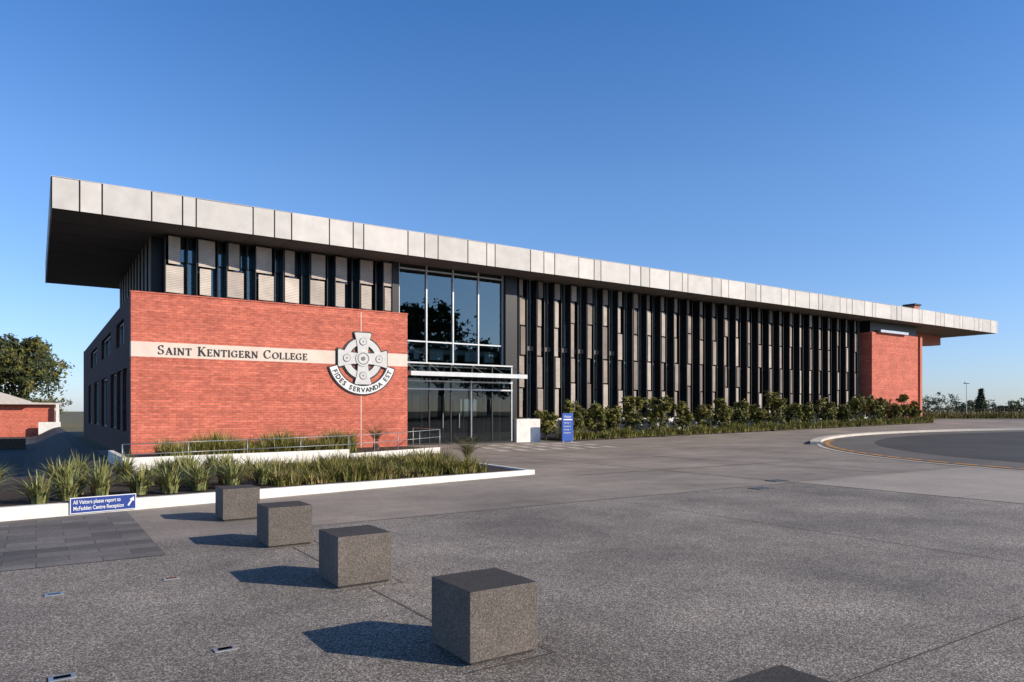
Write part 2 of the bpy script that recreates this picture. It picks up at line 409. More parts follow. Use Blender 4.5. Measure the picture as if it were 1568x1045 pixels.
GY = YG+.55
g = B(); fr = B()
def glaze(x0, x1, y, z0, z1, step, trans, kg, kf, mw=.06, km=None):
    n = max(1, round((x1-x0)/step))
    for i in range(n):
        a = x0+(x1-x0)*i/n; c = x0+(x1-x0)*(i+1)/n; zz = [z0]+[t for t in trans if z0 < t < z1]+[z1]
        for j in range(len(zz)-1):
            d = random.uniform(-.006, .006); e = random.uniform(-.006, .006)
            g.face([(a, y+d, zz[j]), (c, y-d, zz[j]), (c, y-d+e, zz[j+1]), (a, y+d+e, zz[j+1])], kg)
    for i in range(n+1):
        xx = x0+(x1-x0)*i/n; fr.box(xx-mw/2, xx+mw/2, y-.09, y+.06, z0, z1, kf)
    for z in trans: fr.box(x0, x1, y-.075, y+.05, z-mw/2, z+mw/2, km or kf)
glaze(4.45, 14.9, GY, 5.1, ZS, SP/2, [7.9], 'glass', 'darkmetal', .05)
glaze(22.0, 56.3, GY, 1.2, ZS, SP, [2.9, 4.35, 4.8, 6.9], 'glass', 'alu', .05, 'darkmetal')
glaze(15.0, 21.15, YG+.2, 3.9, ZS, 1.54, [5.14, 8.75], 'glass2', 'alul', .07)
glaze(12.6, 21.15, YG+.2, .02, 3.9, 1.2, [3.88], 'glass3', 'alu', .06)
g.face([(4.5, 47, 5.2), (4.5, GY, 5.2), (4.5, GY, ZS), (4.5, 47, ZS)], 'glass')
g.obj('facade_glass', bld); fr.obj('facade_mullions', bld)
b = B()
b.box(21.2, 21.95, YG-.1, YG+.6, 0, ZS, 'darkmetal'); b.box(14.6, 14.95, YG, YG+.6, ZB-.4, ZS, 'darkmetal')
b.box(21.6, 56.35, YG+.3, YG+.75, 0, 1.2, 'white'); b.box(21.98, 56.35, YG-.25, YG+.3, .0, 1.12, 'white')
b.box(20.5, 21.98, 30.3, 30.6, 0, 1.2, 'white'); b.box(21.7, 21.978, 30.601, YG-.11, 0, 1.2, 'white')
b.obj('plinth_wall', bld)
b = B()
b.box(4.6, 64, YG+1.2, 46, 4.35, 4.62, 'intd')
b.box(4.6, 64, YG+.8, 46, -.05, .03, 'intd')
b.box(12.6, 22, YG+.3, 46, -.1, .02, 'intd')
def wall_y(b, x0, x1, y0, y1, z0, z1, ops, k):
    x = x0
    for xa, xb, za, zb in ops:
        if xa > x: b.box(x, xa, y0, y1, z0, z1, k)
        b.box(xa, xb, y0, y1, z0, za, k); b.box(xa, xb, y0, y1, zb, z1, k); x = xb
    if x1 > x: b.box(x, x1, y0, y1, z0, z1, k)
ops3 = []; x = 24
while x < 62: ops3.append((x, x+1.5, 1.2, 2.5)); x += 2.1
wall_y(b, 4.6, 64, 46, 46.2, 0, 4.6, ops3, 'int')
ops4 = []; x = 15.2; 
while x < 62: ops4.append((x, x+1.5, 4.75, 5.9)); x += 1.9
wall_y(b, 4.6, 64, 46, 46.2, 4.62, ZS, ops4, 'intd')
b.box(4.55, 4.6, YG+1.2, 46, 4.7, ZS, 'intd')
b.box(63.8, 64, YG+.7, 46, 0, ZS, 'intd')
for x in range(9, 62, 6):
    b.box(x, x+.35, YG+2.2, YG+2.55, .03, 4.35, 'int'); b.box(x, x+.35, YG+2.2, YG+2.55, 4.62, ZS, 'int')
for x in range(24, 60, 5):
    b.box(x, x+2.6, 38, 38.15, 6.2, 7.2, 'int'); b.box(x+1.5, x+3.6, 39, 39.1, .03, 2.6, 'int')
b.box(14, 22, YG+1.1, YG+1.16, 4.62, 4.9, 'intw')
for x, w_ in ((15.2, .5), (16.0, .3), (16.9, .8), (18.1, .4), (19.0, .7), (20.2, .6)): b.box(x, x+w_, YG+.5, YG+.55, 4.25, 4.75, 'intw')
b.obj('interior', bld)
b = B()
for i in range(90):
    x = random.uniform(22.5, 55); w = random.uniform(.3, .9); z = random.choice([3.4, 3.7, 3.9, 4.0])
    y = GY+random.uniform(.1, .25)
    b.box(x, x+w, y, y+.04, z, z+random.uniform(.25, .5), random.choice(['intw', 'band', 'intw']))
b.obj('interior_window_glimpses', bld)  # pale boxes added as stand-ins for daylight seen through the far windows

v = B(); vg = B()
vx0, vx1, vy0, vy1 = 14.3, 20.25, 30.3, YG+.1
for z in (2.62, 3.0, 3.85):
    v.box(vx0, vx1, vy0, vy0+.08, z, z+.07, 'alul')
    v.box(vx1-.08, vx1, vy0+.081, vy1, z, z+.07, 'alul'); v.box(vx0, vx0+.08, vy0+.081, vy1, z, z+.07, 'alul')
# glazed canopy projecting over the doors
cy0 = vy0-1.15
v.box(vx0-.3, vx1+.12, cy0, cy0+.07, 3.22, 3.42, 'alul')
v.box(vx0-.3, vx0-.22, cy0+.071, vy1, 3.24, 3.4, 'alul'); v.box(vx1+.04, vx1+.12, cy0+.071, vy0+.4, 3.24, 3.4, 'alul')
for i in range(6):
    x = vx0+i*(vx1-vx0-.08)/5
    v.box(x, x+.06, vy0+.002, vy0+.075, 0, 3.85, 'darkmetal' if 0 < i < 5 else 'alul')
    v.box(x+.005, x+.065, cy0+.071, vy0-.001, 3.27, 3.38, 'alul')
    v.tube((x+.03, vy0, 3.85), (x+.03, cy0+.1, 3.41), .015, .015, 'steel', 6)
vg.face([(vx0-.22, cy0+.07, 3.405), (vx1+.04, cy0+.07, 3.405), (vx1+.04, vy0, 3.43), (vx0-.22, vy0, 3.43)], 'glass2')
v.box(vx1-.075, vx1-.005, (vy0+vy1)/2, (vy0+vy1)/2+.06, 0, 3.84, 'alul')
for i in range(18):
    t = R(180+180*i/17)
    if i % 4 == 0 or i == 17: v.box(17.4+1.15*math.cos(t)-.02, 17.4+1.15*math.cos(t)+.02, vy0+1.45+1.15*math.sin(t)-.02, vy0+1.45+1.15*math.sin(t)+.02, .02, 2.6, 'darkmetal')
v.tube((17.4, vy0+1.45, 2.45), (17.4, vy0+1.45, 2.7), 1.2, 1.2, 'darkmetal', 32)
v.tube((17.4, vy0+1.45, .02), (17.4, vy0+1.45, 2.45), .05, .05, 'darkmetal', 8)
for a in (20, 110): v.obox((17.4-1.1*math.cos(R(a)), vy0+1.45-1.1*math.sin(R(a))), R(a), 2.2, .04, .03, .25, 'darkmetal')
v.tube((17.75, vy0-.08, .3), (17.75, vy0-.08, 3.1), .035, .035, 'steel')
v.tube((17.1, vy0-.06, .8), (17.1, vy0-.06, 1.5), .02, .02, 'steel'); v.tube((16.2, vy0-.06, .8), (16.2, vy0-.06, 1.5), .02, .02, 'steel')
v.box(vx0, vx1, vy0-.02, vy0+.1, .004, .09, 'darkmetal')
v.box(19.0, 19.22, vy0+.5, vy0+.55, .02, 2.2, 'darkmetal')
vg.face([(vx0, vy0+.04, .1), (vx1, vy0+.04, .1), (vx1, vy0+.04, 3.85), (vx0, vy0+.04, 3.85)], 'glass3')
vg.face([(vx0+.04, vy1, .1), (vx0+.04, vy0, .1), (vx0+.04, vy0, 3.85), (vx0+.04, vy1, 3.85)], 'glass3')
vg.face([(vx1-.04, vy0, .1), (vx1-.04, vy1, .1), (vx1-.04, vy1, 3.85), (vx1-.04, vy0, 3.85)], 'glass3')
vg.face([(vx0, vy0, 3.9), (vx1, vy0, 3.9), (vx1, vy1, 3.9), (vx0, vy1, 3.9)], 'glass3')
v.obj('entrance_frame', bld); vg.obj('entrance_glass', bld)
b = B(); b.box(12.6, 20.3, YG-.1, YG+.14, .0, .02, 'joint'); b.box(14.3, 20.2, 30.4, YG-.101, .005, .022, 'joint'); b.obj('entrance_threshold', bld)

b = B()
b.box(56.4, 63.6, YG-.55, YG+.8, 0, 8.05, 'brick')
b.box(56.4, 63.6, YG-.40, YG+.8, 8.051, ZS, 'darkmetal')
b.box(64.5, 64.85, YG-.3, YG+.5, 0, 8.2, 'terra_and_bounce')
b.box(63.601, 64.49, YG+.1, YG+.7, 0, ZS, 'darkmetal')
b.prism([(64.8, YG+2.6), (74.2, YG+2.6), (74.2, YG+3.6), (64.8, YG+3.6)], [7.5, 8.1, 8.1, 7.5], ZS-.002, 'terra_and_bounce')  # soffit wedge: warm bounced light is put into its red colour
b.box(57.2, 61.5, YG-.85, YG-.56, 8.05, 8.25, 'steel')
b.box(64.8, 66.8, YG+3.7, 46, 7.8, ZS-.002, 'terra_and_bounce')
b.box(64.2, 64.41, YG+.801, 46.2, 0, ZS-.003, 'brick')
b.obj('end_wall_and_canopy', bld)
b = B(); b.box(65.1, 66.0, 33, 33.9, ZT, 11.05, 'terra_and_bounce'); b.box(65.0, 66.1, 32.9, 34.0, 11.05, 11.2, 'darkmetal'); b.obj('roof_vent', bld)

# ------------------------------------------------------------------ lettering
def text(s, size, loc, mat, parent, rot=(R(90), 0, 0), ext=.015, off=0, align='LEFT', small=False, width=None, sp=1.0):
    c = bpy.data.curves.new('lettering', 'FONT'); c.body = s; c.size = size; c.extrude = ext; c.offset = off
    c.align_x = align; c.space_character = sp
    c.materials.append(M[mat]); o = bpy.data.objects.new('lettering', c); sc.collection.objects.link(o)
    o.rotation_euler = rot; o.location = loc; o.parent = parent
    if width:
        bpy.context.view_layer.update(); o.scale.x = width/o.dimensions.x
    return o
TK, TN = .15, .055
def V(x, a=0, c=1, w=TK): return ('l', x, a, x, c, w)
def S_(x, y, w=.34): return ('l', x-w/2, y, x+w/2, y, .05)
GL = {
 'I': (.42, [V(.21), S_(.21, .025), S_(.21, .975)]),
 'N': (1.0, [V(.17, w=.06), V(.83, w=.06), ('l', .15, .98, .83, .02, TK), S_(.15, .975, .26), S_(.17, .025, .28), S_(.83, .975, .28)]),
 'T': (.86, [V(.43), ('l', .04, .965, .82, .965, .07), S_(.43, .025), ('l', .06, 1, .05, .76, .05), ('l', .80, 1, .81, .76, .05)]),
 'K': (.92, [V(.2), S_(.2, .025), S_(.2, .975), ('l', .25, .45, .72, .97, .06), S_(.74, .975, .26), ('l', .38, .58, .8, .02, TK), S_(.82, .025, .24)]),
 'E': (.78, [V(.2), ('l', .04, .965, .68, .965, .07), ('l', .04, .035, .72, .035, .07), ('l', .2, .52, .56, .52, .06), ('l', .67, 1, .67, .8, .05), ('l', .7, 0, .72, .24, .05), ('l', .56, .42, .56, .62, .045)]),
 'L': (.76, [V(.2), S_(.2, .975), ('l', .04, .035, .68, .035, .07), ('l', .67, 0, .7, .26, .05)]),
 'A': (.96, [('l', .14, .02, .47, .98, .06), ('l', .45, 1, .82, .02, TK), ('l', .26, .34, .66, .34, .05), S_(.14, .025, .26), S_(.82, .025, .28)]),
 'R': (.92, [V(.2), S_(.2, .025), S_(.2, .975, .3), ('l', .2, .965, .42, .965, .06), ('l', .2, .5, .42, .5, .06), ('a', .40, .733, .24, .235, -90, 90, .9), ('l', .38, .5, .8, .02, TK), S_(.84, .025, .2)]),
 'C': (.95, [('a', .5, .5, .40, .46, 48, 312, 1), ('l', .78, 1, .79, .70, .05), ('l', .78, .12, .80, .26, .045)]),
 'G': (1.0, [('a', .5, .5, .40, .46, 48, 318, 1), ('l', .78, 1, .79, .70, .05), V(.80, .06, .46, .13), S_(.80, .45, .3)]),
 'O': (1.02, [('a', .51, .5, .42, .46, 0, 360, 1)]),
 'S': (.70, [('a', .34, .73, .22, .235, 40, 265, .8), ('a', .34, .27, .23, .235, -140, 85, .8), ('l', .54, 1, .55, .74, .05), ('l', .1, 0, .09, .28, .05)]),
}
def glyph_text(b, s, x0, z0, H, width, yf, yb, k):
    def run(draw, sc_, x0):
        x = 0; cnt = 0
        for ch in s:
            if ch == ' ': x += .55*H; continue
            hh = H if ch.isupper() else H*.77
            wd, st = GL[ch.upper()]
            if draw:
                for e in st:
                    cnt += 1; yy = yf-.0004*(cnt % 7)
                    P = lambda px, pz: (x0+(x+px*hh)*sc_, z0+pz*hh)
                    if e[0] == 'l':
                        _, ax, az, bx, bz, w = e; d = Vector((bx-ax, bz-az)).normalized(); 
                        nx, nz = -d.y*w/2, d.x*w/2
                        b.wallpoly([P(ax-nx, az-nz), P(bx-nx, bz-nz), P(bx+nx, bz+nz), P(ax+nx, az+nz)], yy, yb, k)
                    else:
                        _, ccx, ccz, rx, rz, a0, a1, m = e; n = 20
                        for i in range(n):
                            q = []
                            for (t, sg_) in ((i, -1), (i+1, -1), (i+1, 1), (i, 1)):
                                a = R(a0+(a1-a0)*t/n); w = (TN+(TK-TN)*abs(math.cos(a))**1.5)*m/2
                                q.append(P(ccx+(rx+sg_*w)*math.cos(a), ccz+(rz+sg_*w)*math.sin(a)))
                            b.wallpoly(q, yy, yb, k)
            x += (wd+.10)*hh
        return x
    L = run(False, 1, 0); run(True, width/L, x0)
nm = empty('building_name_sign')
b = B(); glyph_text(b, 'Saint Kentigern College', 3.37, 3.50, .31, 5.05, BY-.03, BY-.005, 'black'); b.obj('letters', nm)

crest = empty('celtic_cross_crest')
cx, cz = 10.54, 3.64
def circ(r, n=48, a0=0, a1=360, ccx=0, ccz=0): return [(cx+ccx+r*math.cos(R(a0+(a1-a0)*i/n)), cz+ccz+r*math.sin(R(a0+(a1-a0)*i/n))) for i in range(n+(0 if a1-a0 == 360 else 1))]
def annulus(b, r0, r1, yf, yb, k, a0=0, a1=360, n=64):
    for i in range(n):
        t0 = R(a0+(a1-a0)*i/n); t1 = R(a0+(a1-a0)*(i+1)/n)
        p = [(cx+r*math.cos(t), cz+r*math.sin(t)) for r, t in ((r0, t0), (r1, t0), (r1, t1), (r0, t1))]
        b.wallpoly(p, yf, yb, k)
b = B()
annulus(b, .47, .86, BY-.03, BY-.005, 'black')
def arm(rot, s, yf, yb, k, L=1.0):
    pts = [(-.20, .15), (.20, .15), (.22, .45), (.27, .72), (.34, L-.03), (.28, L), (-.28, L), (-.34, L-.03), (-.27, .72), (-.22, .45)]
    q = []
    for px, pz in pts:
        px = px+(s if px > 0 else -s); pz = pz+(s if pz > .9 else 0)
        a = R(rot); q.append((cx+px*math.cos(a)-pz*math.sin(a), cz+px*math.sin(a)+pz*math.cos(a)))
    b.wallpoly(q, yf, yb, k)
for i, r in enumerate((0, 90, 180, 270)):
    arm(r, .05, BY-.040-.0012*i, BY-.005, 'black'); 
annulus(b, .54, .79, BY-.075, BY-.035, 'crest')
for i, r in enumerate((0, 90, 180, 270)): arm(r, 0, BY-.100-.002*i, BY-.046, 'crest')
b.wallpoly(circ(.30), BY-.13, BY-.05, 'crest'); annulus(b, .2, .235, BY-.137, BY-.131, 'crestd', n=32)
b.wallpoly(circ(.08), BY-.15, BY-.12, 'crestd')
for r in (0, 90, 180, 270):
    a = R(r+90); dx, dz = .66*math.cos(a), .66*math.sin(a)
    b.wallpoly(circ(.15, 24, ccx=dx, ccz=dz), BY-.118, BY-.09, 'crestd')
    b.wallpoly(circ(.125, 24, ccx=dx, ccz=dz), BY-.124, BY-.1, 'crest')
    b.wallpoly(circ(.035, 24, ccx=dx, ccz=dz), BY-.128, BY-.1, 'crestd')
annulus(b, 1.02, 1.42, BY-.05, BY-.005, 'black', 194, 346)
annulus(b, 1.07, 1.37, BY-.07, BY-.051, 'signw', 196, 344)
b.obj('cross_and_ribbon', crest)
motto = 'FIDES SERVANDA EST'
ww_ = {'I': .45, ' ': .7, 'E': .88, 'F': .85, 'S': .9, 'T': .88, 'N': 1.05, 'D': 1.05, 'A': 1.0, 'V': 1.0, 'R': 1.0}
tot = sum(ww_[c_] for c_ in motto); acc = 0
for ch in motto:
    cw = ww_[ch]; a = 201+(339-201)*(acc+cw/2)/tot; acc += cw
    if ch == ' ': continue
    t = R(a); r = 1.305
    o = text(ch, .255, (0, 0, 0), 'black', crest, ext=.004, off=.006, align='CENTER')
    o.matrix_local = Matrix.Translation((cx+r*math.cos(t), BY-.078, cz+r*math.sin(t))) @ Matrix.Rotation(-(t+R(90)), 4, 'Y') @ Matrix.Rotation(R(90), 4, 'X')

# ------------------------------------------------------------------ bollards
def bollard(x, y):
    b = B(); s = .52; z = .475
    b.box(x, x+s, y, y+s, .03, z, 'basalt', top='basalt_dim')
    b.box(x+.02, x+s-.02, y+.02, y+s-.02, .009, .03, 'joint')
    return b.obj('stone_bollard', None, .006)
bys = [1.46, 3.83, 6.16, 8.45, 10.87]
for y in bys: bollard(2.24, y)
b = B()
for y in bys:
    for p, q in (((2.16, y-.08), (2.84, y-.08)), ((2.84, y-.08), (2.84, y+.6)), ((2.84, y+.6), (2.16, y+.6))):
        strip(b, p, q, .010, .0145, 'joint')
b.obj('bollard_footing_joints')
for x, y in ((1.05, 5.03), (1.07, 7.44), (.13, 7.36), (.13, 5.03)):
    b = B(); b.box(x-.07, x+.07, y-.045, y+.045, .008, .016, 'steel'); b.box(x-.045, x+.045, y-.022, y+.022, .016, .019, 'glass3')
    b.obj('ground_light', None, .002)

# ------------------------------------------------------------------ planters & walls
e0 = Vector((-.43, 12.65)); e1 = Vector((10.5, 14.7)); ed = (e1-e0).normalized(); en = Vector((-ed.y, ed.x))
ea = math.atan2(ed.y, ed.x); eL = e0-ed*12
b = B()
q = [eL, e1, e1+en*.14, eL+en*.14]
b.prism([(p.x, p.y) for p in q], 0, [.30, .12, .12, .30], 'white')
cr = Vector((10.75, 20.0)); 
c1 = e1+en*.141
b.prism([(c1.x-.14, c1.y), (c1.x, c1.y), (cr.x, cr.y), (cr.x-.14, cr.y)], 0, .12, 'white')
b.obj('planter_edge_wall', None, .008)
b = B()
qq = [eL+en*.142, e1+en*.142+Vector((-.14, 0)), cr-Vector((.14, 0)), Vector((-12, 19.5))]
b.prism([(p.x, p.y) for p in qq], .01, [.24, .07, .07, .12], 'soil'); b.obj('planter_soil')
b = B()
b.prism([(1.9, 21.4), (8.5, 22.3), (8.48, 22.45), (1.88, 21.55)], 0, .36, 'white')
b.prism([(1.9, 21.56), (2.05, 21.58), (2.05, 25.9), (1.9, 25.9)], -.3, .36, 'white')
b.prism([(8.52, 22.3), (12.9, 24.3), (12.84, 24.42), (8.5, 22.45)], 0, .22, 'white')
b.obj('terrace_wall', None, .01)
b = B(); b.prism([(2.06, 21.62), (8.45, 22.5), (12.4, 24.4), (12.4, 26.2), (2.06, 26.2)], .0, .2, 'soil'); b.obj('terrace_soil')
b = B(); xs2 = [23.2, 30, 40, 50, 61]
q0, q1 = 29.2, 31.9
for i in range(4):
    xa, xb = xs2[i], xs2[i+1]
    b.prism([(xa, q0), (xb, q0+.2), (xb, 32.2), (xa, 32.2)], -.05, [h(xa)+.08, h(xb)+.08, h(xb)+.08, h(xa)+.08], 'soil')
b.obj('garden_bed_soil')
b = B()
x = 24
while x < 56:
    b.box(x, x+1.5, 31.3, 31.5, 0, h(x)+1.0, 'white'); x += 2.3
b.obj('garden_retaining_wall')

b = B()
pts = [(1.9, 21.46), (5.2, 21.9), (8.5, 22.36), (10.7, 23.35), (12.9, 24.35)]
tz = [.72, .76, .80, .84, .9]
for i in range(len(pts)-1):
    for dz in (0, -.28):
        b.tube((*pts[i], tz[i]+dz), (*pts[i+1], tz[i+1]+dz), .012, .012, 'alu')
    for t in (0, .5):
        px = pts[i][0]*(1-t)+pts[i+1][0]*t; py = pts[i][1]*(1-t)+pts[i+1][1]*t; z = tz[i]*(1-t)+tz[i+1]*t
        b.tube((px, py, .2), (px, py, z), .016, .016, 'alu')
b.tube((12.9, 24.35, 0), (12.9, 24.35, .9), .02, .02, 'alu')
b.tube((12.9, 24.35, .9), (13.3, 27.5, .9), .016, .016, 'alu'); b.tube((13.3, 27.5, 0), (13.3, 27.5, .9), .02, .02, 'alu')
b.obj('handrail', smooth=True)

sg = empty('reception_direction_sign')
b = B(); p = e0+ed*.87-en*.03
b.obox((p.x, p.y), ea, .93, .022, .03, .275, 'signw')
p2 = p+ed*.012-en*.003
b.obox((p2.x, p2.y), ea, .906, .01, .042, .263, 'blue'); b.obj('panel', sg)
rot = (R(90), 0, ea)
pt = p+ed*.04-en*.008
text('All Visitors please report to', .085, (pt.x, pt.y, .175), 'signw', sg, rot, .001, .001, width=.66)
text('McFadden Centre Reception', .085, (pt.x, pt.y, .08), 'signw', sg, rot, .001, .001, width=.7)
b = B(); pa = p+ed*.80-en*.006
def ap(u, z): q = pa+ed*u; return (q.x, q.y, z)
b.face([ap(0, .10), ap(.02, .085), ap(.075, .17), ap(.055, .185)], 'signw'); b.face([ap(.03, .19), ap(.1, .16), ap(.095, .23)], 'signw')
b.obj('arrow', sg)
sg2 = empty('information_sign')
b = B(); b.box(22.45, 23.15, 29.0, 29.08, .06, 1.5, 'blue2'); b.box(22.5, 22.56, 29.01, 29.07, 0, .06, 'steel'); b.box(23.04, 23.1, 29.01, 29.07, 0, .06, 'steel')
b.box(22.52, 23.08, 28.993, 28.999, 1.14, 1.2, 'signw')
b.obj('panel', sg2)
text('Visitor', .17, (22.53, 28.99, 1.27), 'signw', sg2, width=.5, ext=.001)
for i in range(4): text('Reception' if i % 2 else 'Parking  >', .1, (22.53, 28.99, .97-i*.17), 'signw', sg2, width=.45, ext=.001)

# ------------------------------------------------------------------ vegetation
def blade(b, x, y, z, L, w, az, lean, k, seg=3):
    dx, dy = math.cos(az), math.sin(az); px, py = -dy*w/2, dx*w/2
    pr = None
    for i in range(seg+1):
        t = i/seg; out = L*lean*t*t; up = L*(t-.45*lean*t*t)
        ww = (1-t)**.6 if i < seg else .05
        c = (x+dx*out, y+dy*out, z+up); l = (c[0]-px*ww, c[1]-py*ww, c[2]); r = (c[0]+px*ww, c[1]+py*ww, c[2])
        if pr: b.face([pr[0], pr[1], r, l], k)
        pr = (l, r)
def clump(b, x, y, z, n, L, w, k, lo=.2, hi=1.1, sr=.06):
    for _ in range(n):
        az = random.uniform(0, 6.283); r = random.uniform(0, sr)
        blade(b, x+math.cos(az)*r, y+math.sin(az)*r, z, L*random.uniform(.6, 1.1), w*random.uniform(.7, 1.2), az+random.uniform(-.4, .4), random.uniform(lo, hi), k)
b = B()
for i in range(820):
    x = random.uniform(3.9, 9.4); yf = 12.65+(x+.43)*.1876
    y = random.uniform(yf+.7, yf+4.2); s_ = .85+.25*math.sin(x*2.3+y*1.7)
    clump(b, x, y, .08, 14, random.uniform(.42, .68)*s_, .026, random.choice(['blade', 'blade', 'blade', 'dryblade', 'leafC']), .2, 1.1, .14)
b.obj('planter_grass')
b = B()
for i in range(750):
    x = random.uniform(3.2, 9.2); y = random.uniform(22.9, 24.8) if x < 8.3 else random.uniform(23.5, 25)
    clump(b, x, y, .18, 13, random.uniform(.5, .95)*(.9+.2*math.sin(x*3)), .034, random.choice(['blade', 'blade', 'dryblade', 'leafC']), .1, .9, .14)
b.obj('terrace_grass')
def flax(x, y, s=1):
    b = B(); clump(b, x, y, .15, 85, .66*s, .045, 'blade2', .1, 1.1, .14); clump(b, x, y, .15, 24, .55*s, .035, 'dryblade', .3, 1.4, .1); clump(b, x, y, .15, 20, .7*s, .03, 'blade', .05, .6, .1); b.obj('flax_plant')
fx = [-2.2, -1.65, -1.1, -.55, -.05, .5, 1.05, 1.55, 2.1, 2.65, 3.2, 3.8]
for i, x in enumerate(fx):
    yf = 12.65+(x+.43)*.1876
    flax(x+random.uniform(-.15, .15), yf+.75+random.uniform(0, .45), random.uniform(.75, 1.2))
for i in range(22):
    x = random.uniform(-3, 3.8); yf = 12.65+(x+.43)*.1876; flax(x, yf+random.uniform(1.6, 4.6), random.uniform(.75, 1.15))
def cycad(x, y, z, s):
    b = B(); b.tube((x, y, z-.1), (x, y, z+.18*s), .12*s, .09*s, 'bark')
    for i in range(26):
        az = i*2.4; lean = .35+.75*(i/26); L = .75*s
        for j in range(14):
            t = j/14+.08; ox = L*lean*t*t; up = L*(t-.5*lean*t*t)+.15*s
            c = Vector((x+math.cos(az)*ox, y+math.sin(az)*ox, z+up)); side = Vector((-math.sin(az), math.cos(az), .15)); fw = Vector((math.cos(az)*lean, math.sin(az)*lean, .6))*.035*s
            for sg_ in (-1, 1):
                tip = c+side*(sg_*.13*s*(1-abs(t-.45)))+fw*1.5
                b.face([c, c+fw*.5, tip], 'leafB')
    b.obj('cycad')
cycad(9.75, 16.8, .07, 1.1); cycad(10.4, 24.6, .2, 1.2)
b = B()
for i in range(2400):
    x = 23.4+37.4*random.random()**1.1; y = random.uniform(29.25, 30.7)
    clump(b, x, y, h(x)+.08, 9, random.uniform(.38, .66)*(.88+.3*math.sin(x*1.9)), .05, random.choice(['blade', 'leafC', 'leafB', 'blade']), .1, 1.0, .14)
b.obj('garden_bed_grass')
def leaf_cloud(b, c, rad, clumps, per, size, mats, flat=.8, low=-1):
    for _ in range(clumps):
        while True:
            u = Vector([random.uniform(-1, 1) for _ in range(3)])
            if .25 < u.length < 1 and u.z > low: break
        cc = Vector((c[0]+u.x*rad[0], c[1]+u.y*rad[1], c[2]+u.z*rad[2])); cr_ = min(rad)*random.uniform(.22, .42); k = random.choice(mats)
        for _ in range(per):
            d = Vector([random.gauss(0, .5) for _ in range(3)]); d.z *= flat
            p = cc+d*cr_; a = Vector([random.gauss(0, 1) for _ in range(3)]).normalized(); w = a.orthogonal().normalized(); s = size*random.uniform(.6, 1.3)
            b.face([p-a*s, p+w*s*.45, p+a*s, p-w*s*.45], k)
def shrub(x, y, s, tall=1.0):
    b = B(); z = h(x)
    for i in range(7):
        a = i*.9+random.random(); r = random.uniform(.2, .72)*s; tz_ = z+random.uniform(1.0, 2.05)*s*tall
        b.tube((x, y, z), (x+math.cos(a)*r, y+math.sin(a)*r*.6, tz_), .03, .012, 'bark', 5)
        rr_ = random.uniform(.26, .46)*s
        leaf_cloud(b, (x+math.cos(a)*r, y+math.sin(a)*r*.6, tz_), (rr_*1.3, rr_, rr_), 13, 24, .105, ['leafC', 'leafC', 'leafB'], .9)
    leaf_cloud(b, (x, y, z+.9*s), (.85*s, .5*s, .6*s), 30, 26, .10, ['leafC', 'leafB', 'leafA'], .9)
    b.obj('shrub')
x = 22.7
while x < 61:
    shrub(x, 30.85+random.uniform(-.3, .2), random.uniform(.75, 1.08), random.uniform(.85, 1.12)); x += random.uniform(1.4, 2.3)

def tree(x, y, z, H, W, mats, leaf, clumps, per, name='broadleaf_tree'):
    b = B(); tr = H*.028
    b.tube((x, y, z-.3), (x, y, z+H*.35), tr, tr*.75, 'bark'); 
    tips = []
    for i in range(8):
        a = i*2.4+random.uniform(-.3, .3); r = W*.5*random.uniform(.35, .8); st = z+H*random.uniform(.22, .4)
        m = (x+math.cos(a)*r*.5, y+math.sin(a)*r*.5, st+H*.16); e = (x+math.cos(a)*r, y+math.sin(a)*r, z+H*random.uniform(.5, .85))
        b.tube((x, y, st), m, tr*.5, tr*.32, 'bark', 6); b.tube(m, e, tr*.32, tr*.08, 'bark', 6); tips.append(e)
    tips.append((x, y, z+H*.85))
    for e in tips:
        s = W*random.uniform(.17, .27)
        leaf_cloud(b, e, (s, s, s*.75), clumps//len(tips), per, leaf, mats)
    leaf_cloud(b, (x, y, z+H*.58), (W*.46, W*.46, H*.3), clumps//2, per, leaf, mats)
    b.obj(name)
tree(-2.0, 122, -1, 13.6, 11.5, ['leafA', 'leafA', 'leafB'], .30, 190, 38)
tree(-11, 128, -1, 8, 11, ['leafA', 'leafB'], .33, 90, 28)
tree(60, -52, 0, 22, 17, ['leafA', 'leafA', 'leafB'], .45, 150, 34)
tree(75, -60, 0, 16, 15, ['leafA'], .45, 90, 30)
tree(36, -75, 0, 15, 14, ['leafA', 'leafB'], .45, 90, 30)
tree(100, -62, 0, 17, 16, ['leafA'], .45, 90, 30)
tree(128, -75, 0, 18, 18, ['leafA', 'leafB'], .45, 90, 30)
tree(12, -95, 0, 17, 16, ['leafA', 'leafB'], .45, 90, 30)
def pine(x, y, H):
    b = B(); b.tube((x, y, 0), (x, y, H), .3, .05, 'bark')
    for i in range(15):
        z = H*(.15+.85*i/15); r = H*.22*(1-i/16)
        for j in range(7):
            a = j*.9+i; 
            for _ in range(16):
                t = random.random(); p = Vector((x+math.cos(a)*r*t, y+math.sin(a)*r*t, z+r*t*.25+random.uniform(-.15, .15)))
                d = Vector([random.gauss(0, .35) for _ in range(3)]); b.face([p-d, p+Vector((0, .2, .25)), p+d], 'leafA')
    b.obj('norfolk_pine')
def dr(d, r): return (.555*d+.832*r, .832*d-.555*r)
px, py = dr(210, 138); pine(px, py, 8.2)
b = B()
for i in range(46):
    d = random.uniform(270, 330); a = .575+.6*i/46+random.uniform(-.01, .01)
    x, y = dr(d, a*d); H = random.uniform(7, 12) if a < .63 else random.uniform(3, 7)
    leaf_cloud(b, (x, y, H*.5), (H*.8, H*.8, H*.55), 22, 26, .55, ['leafA', 'leafA', 'leafB'])
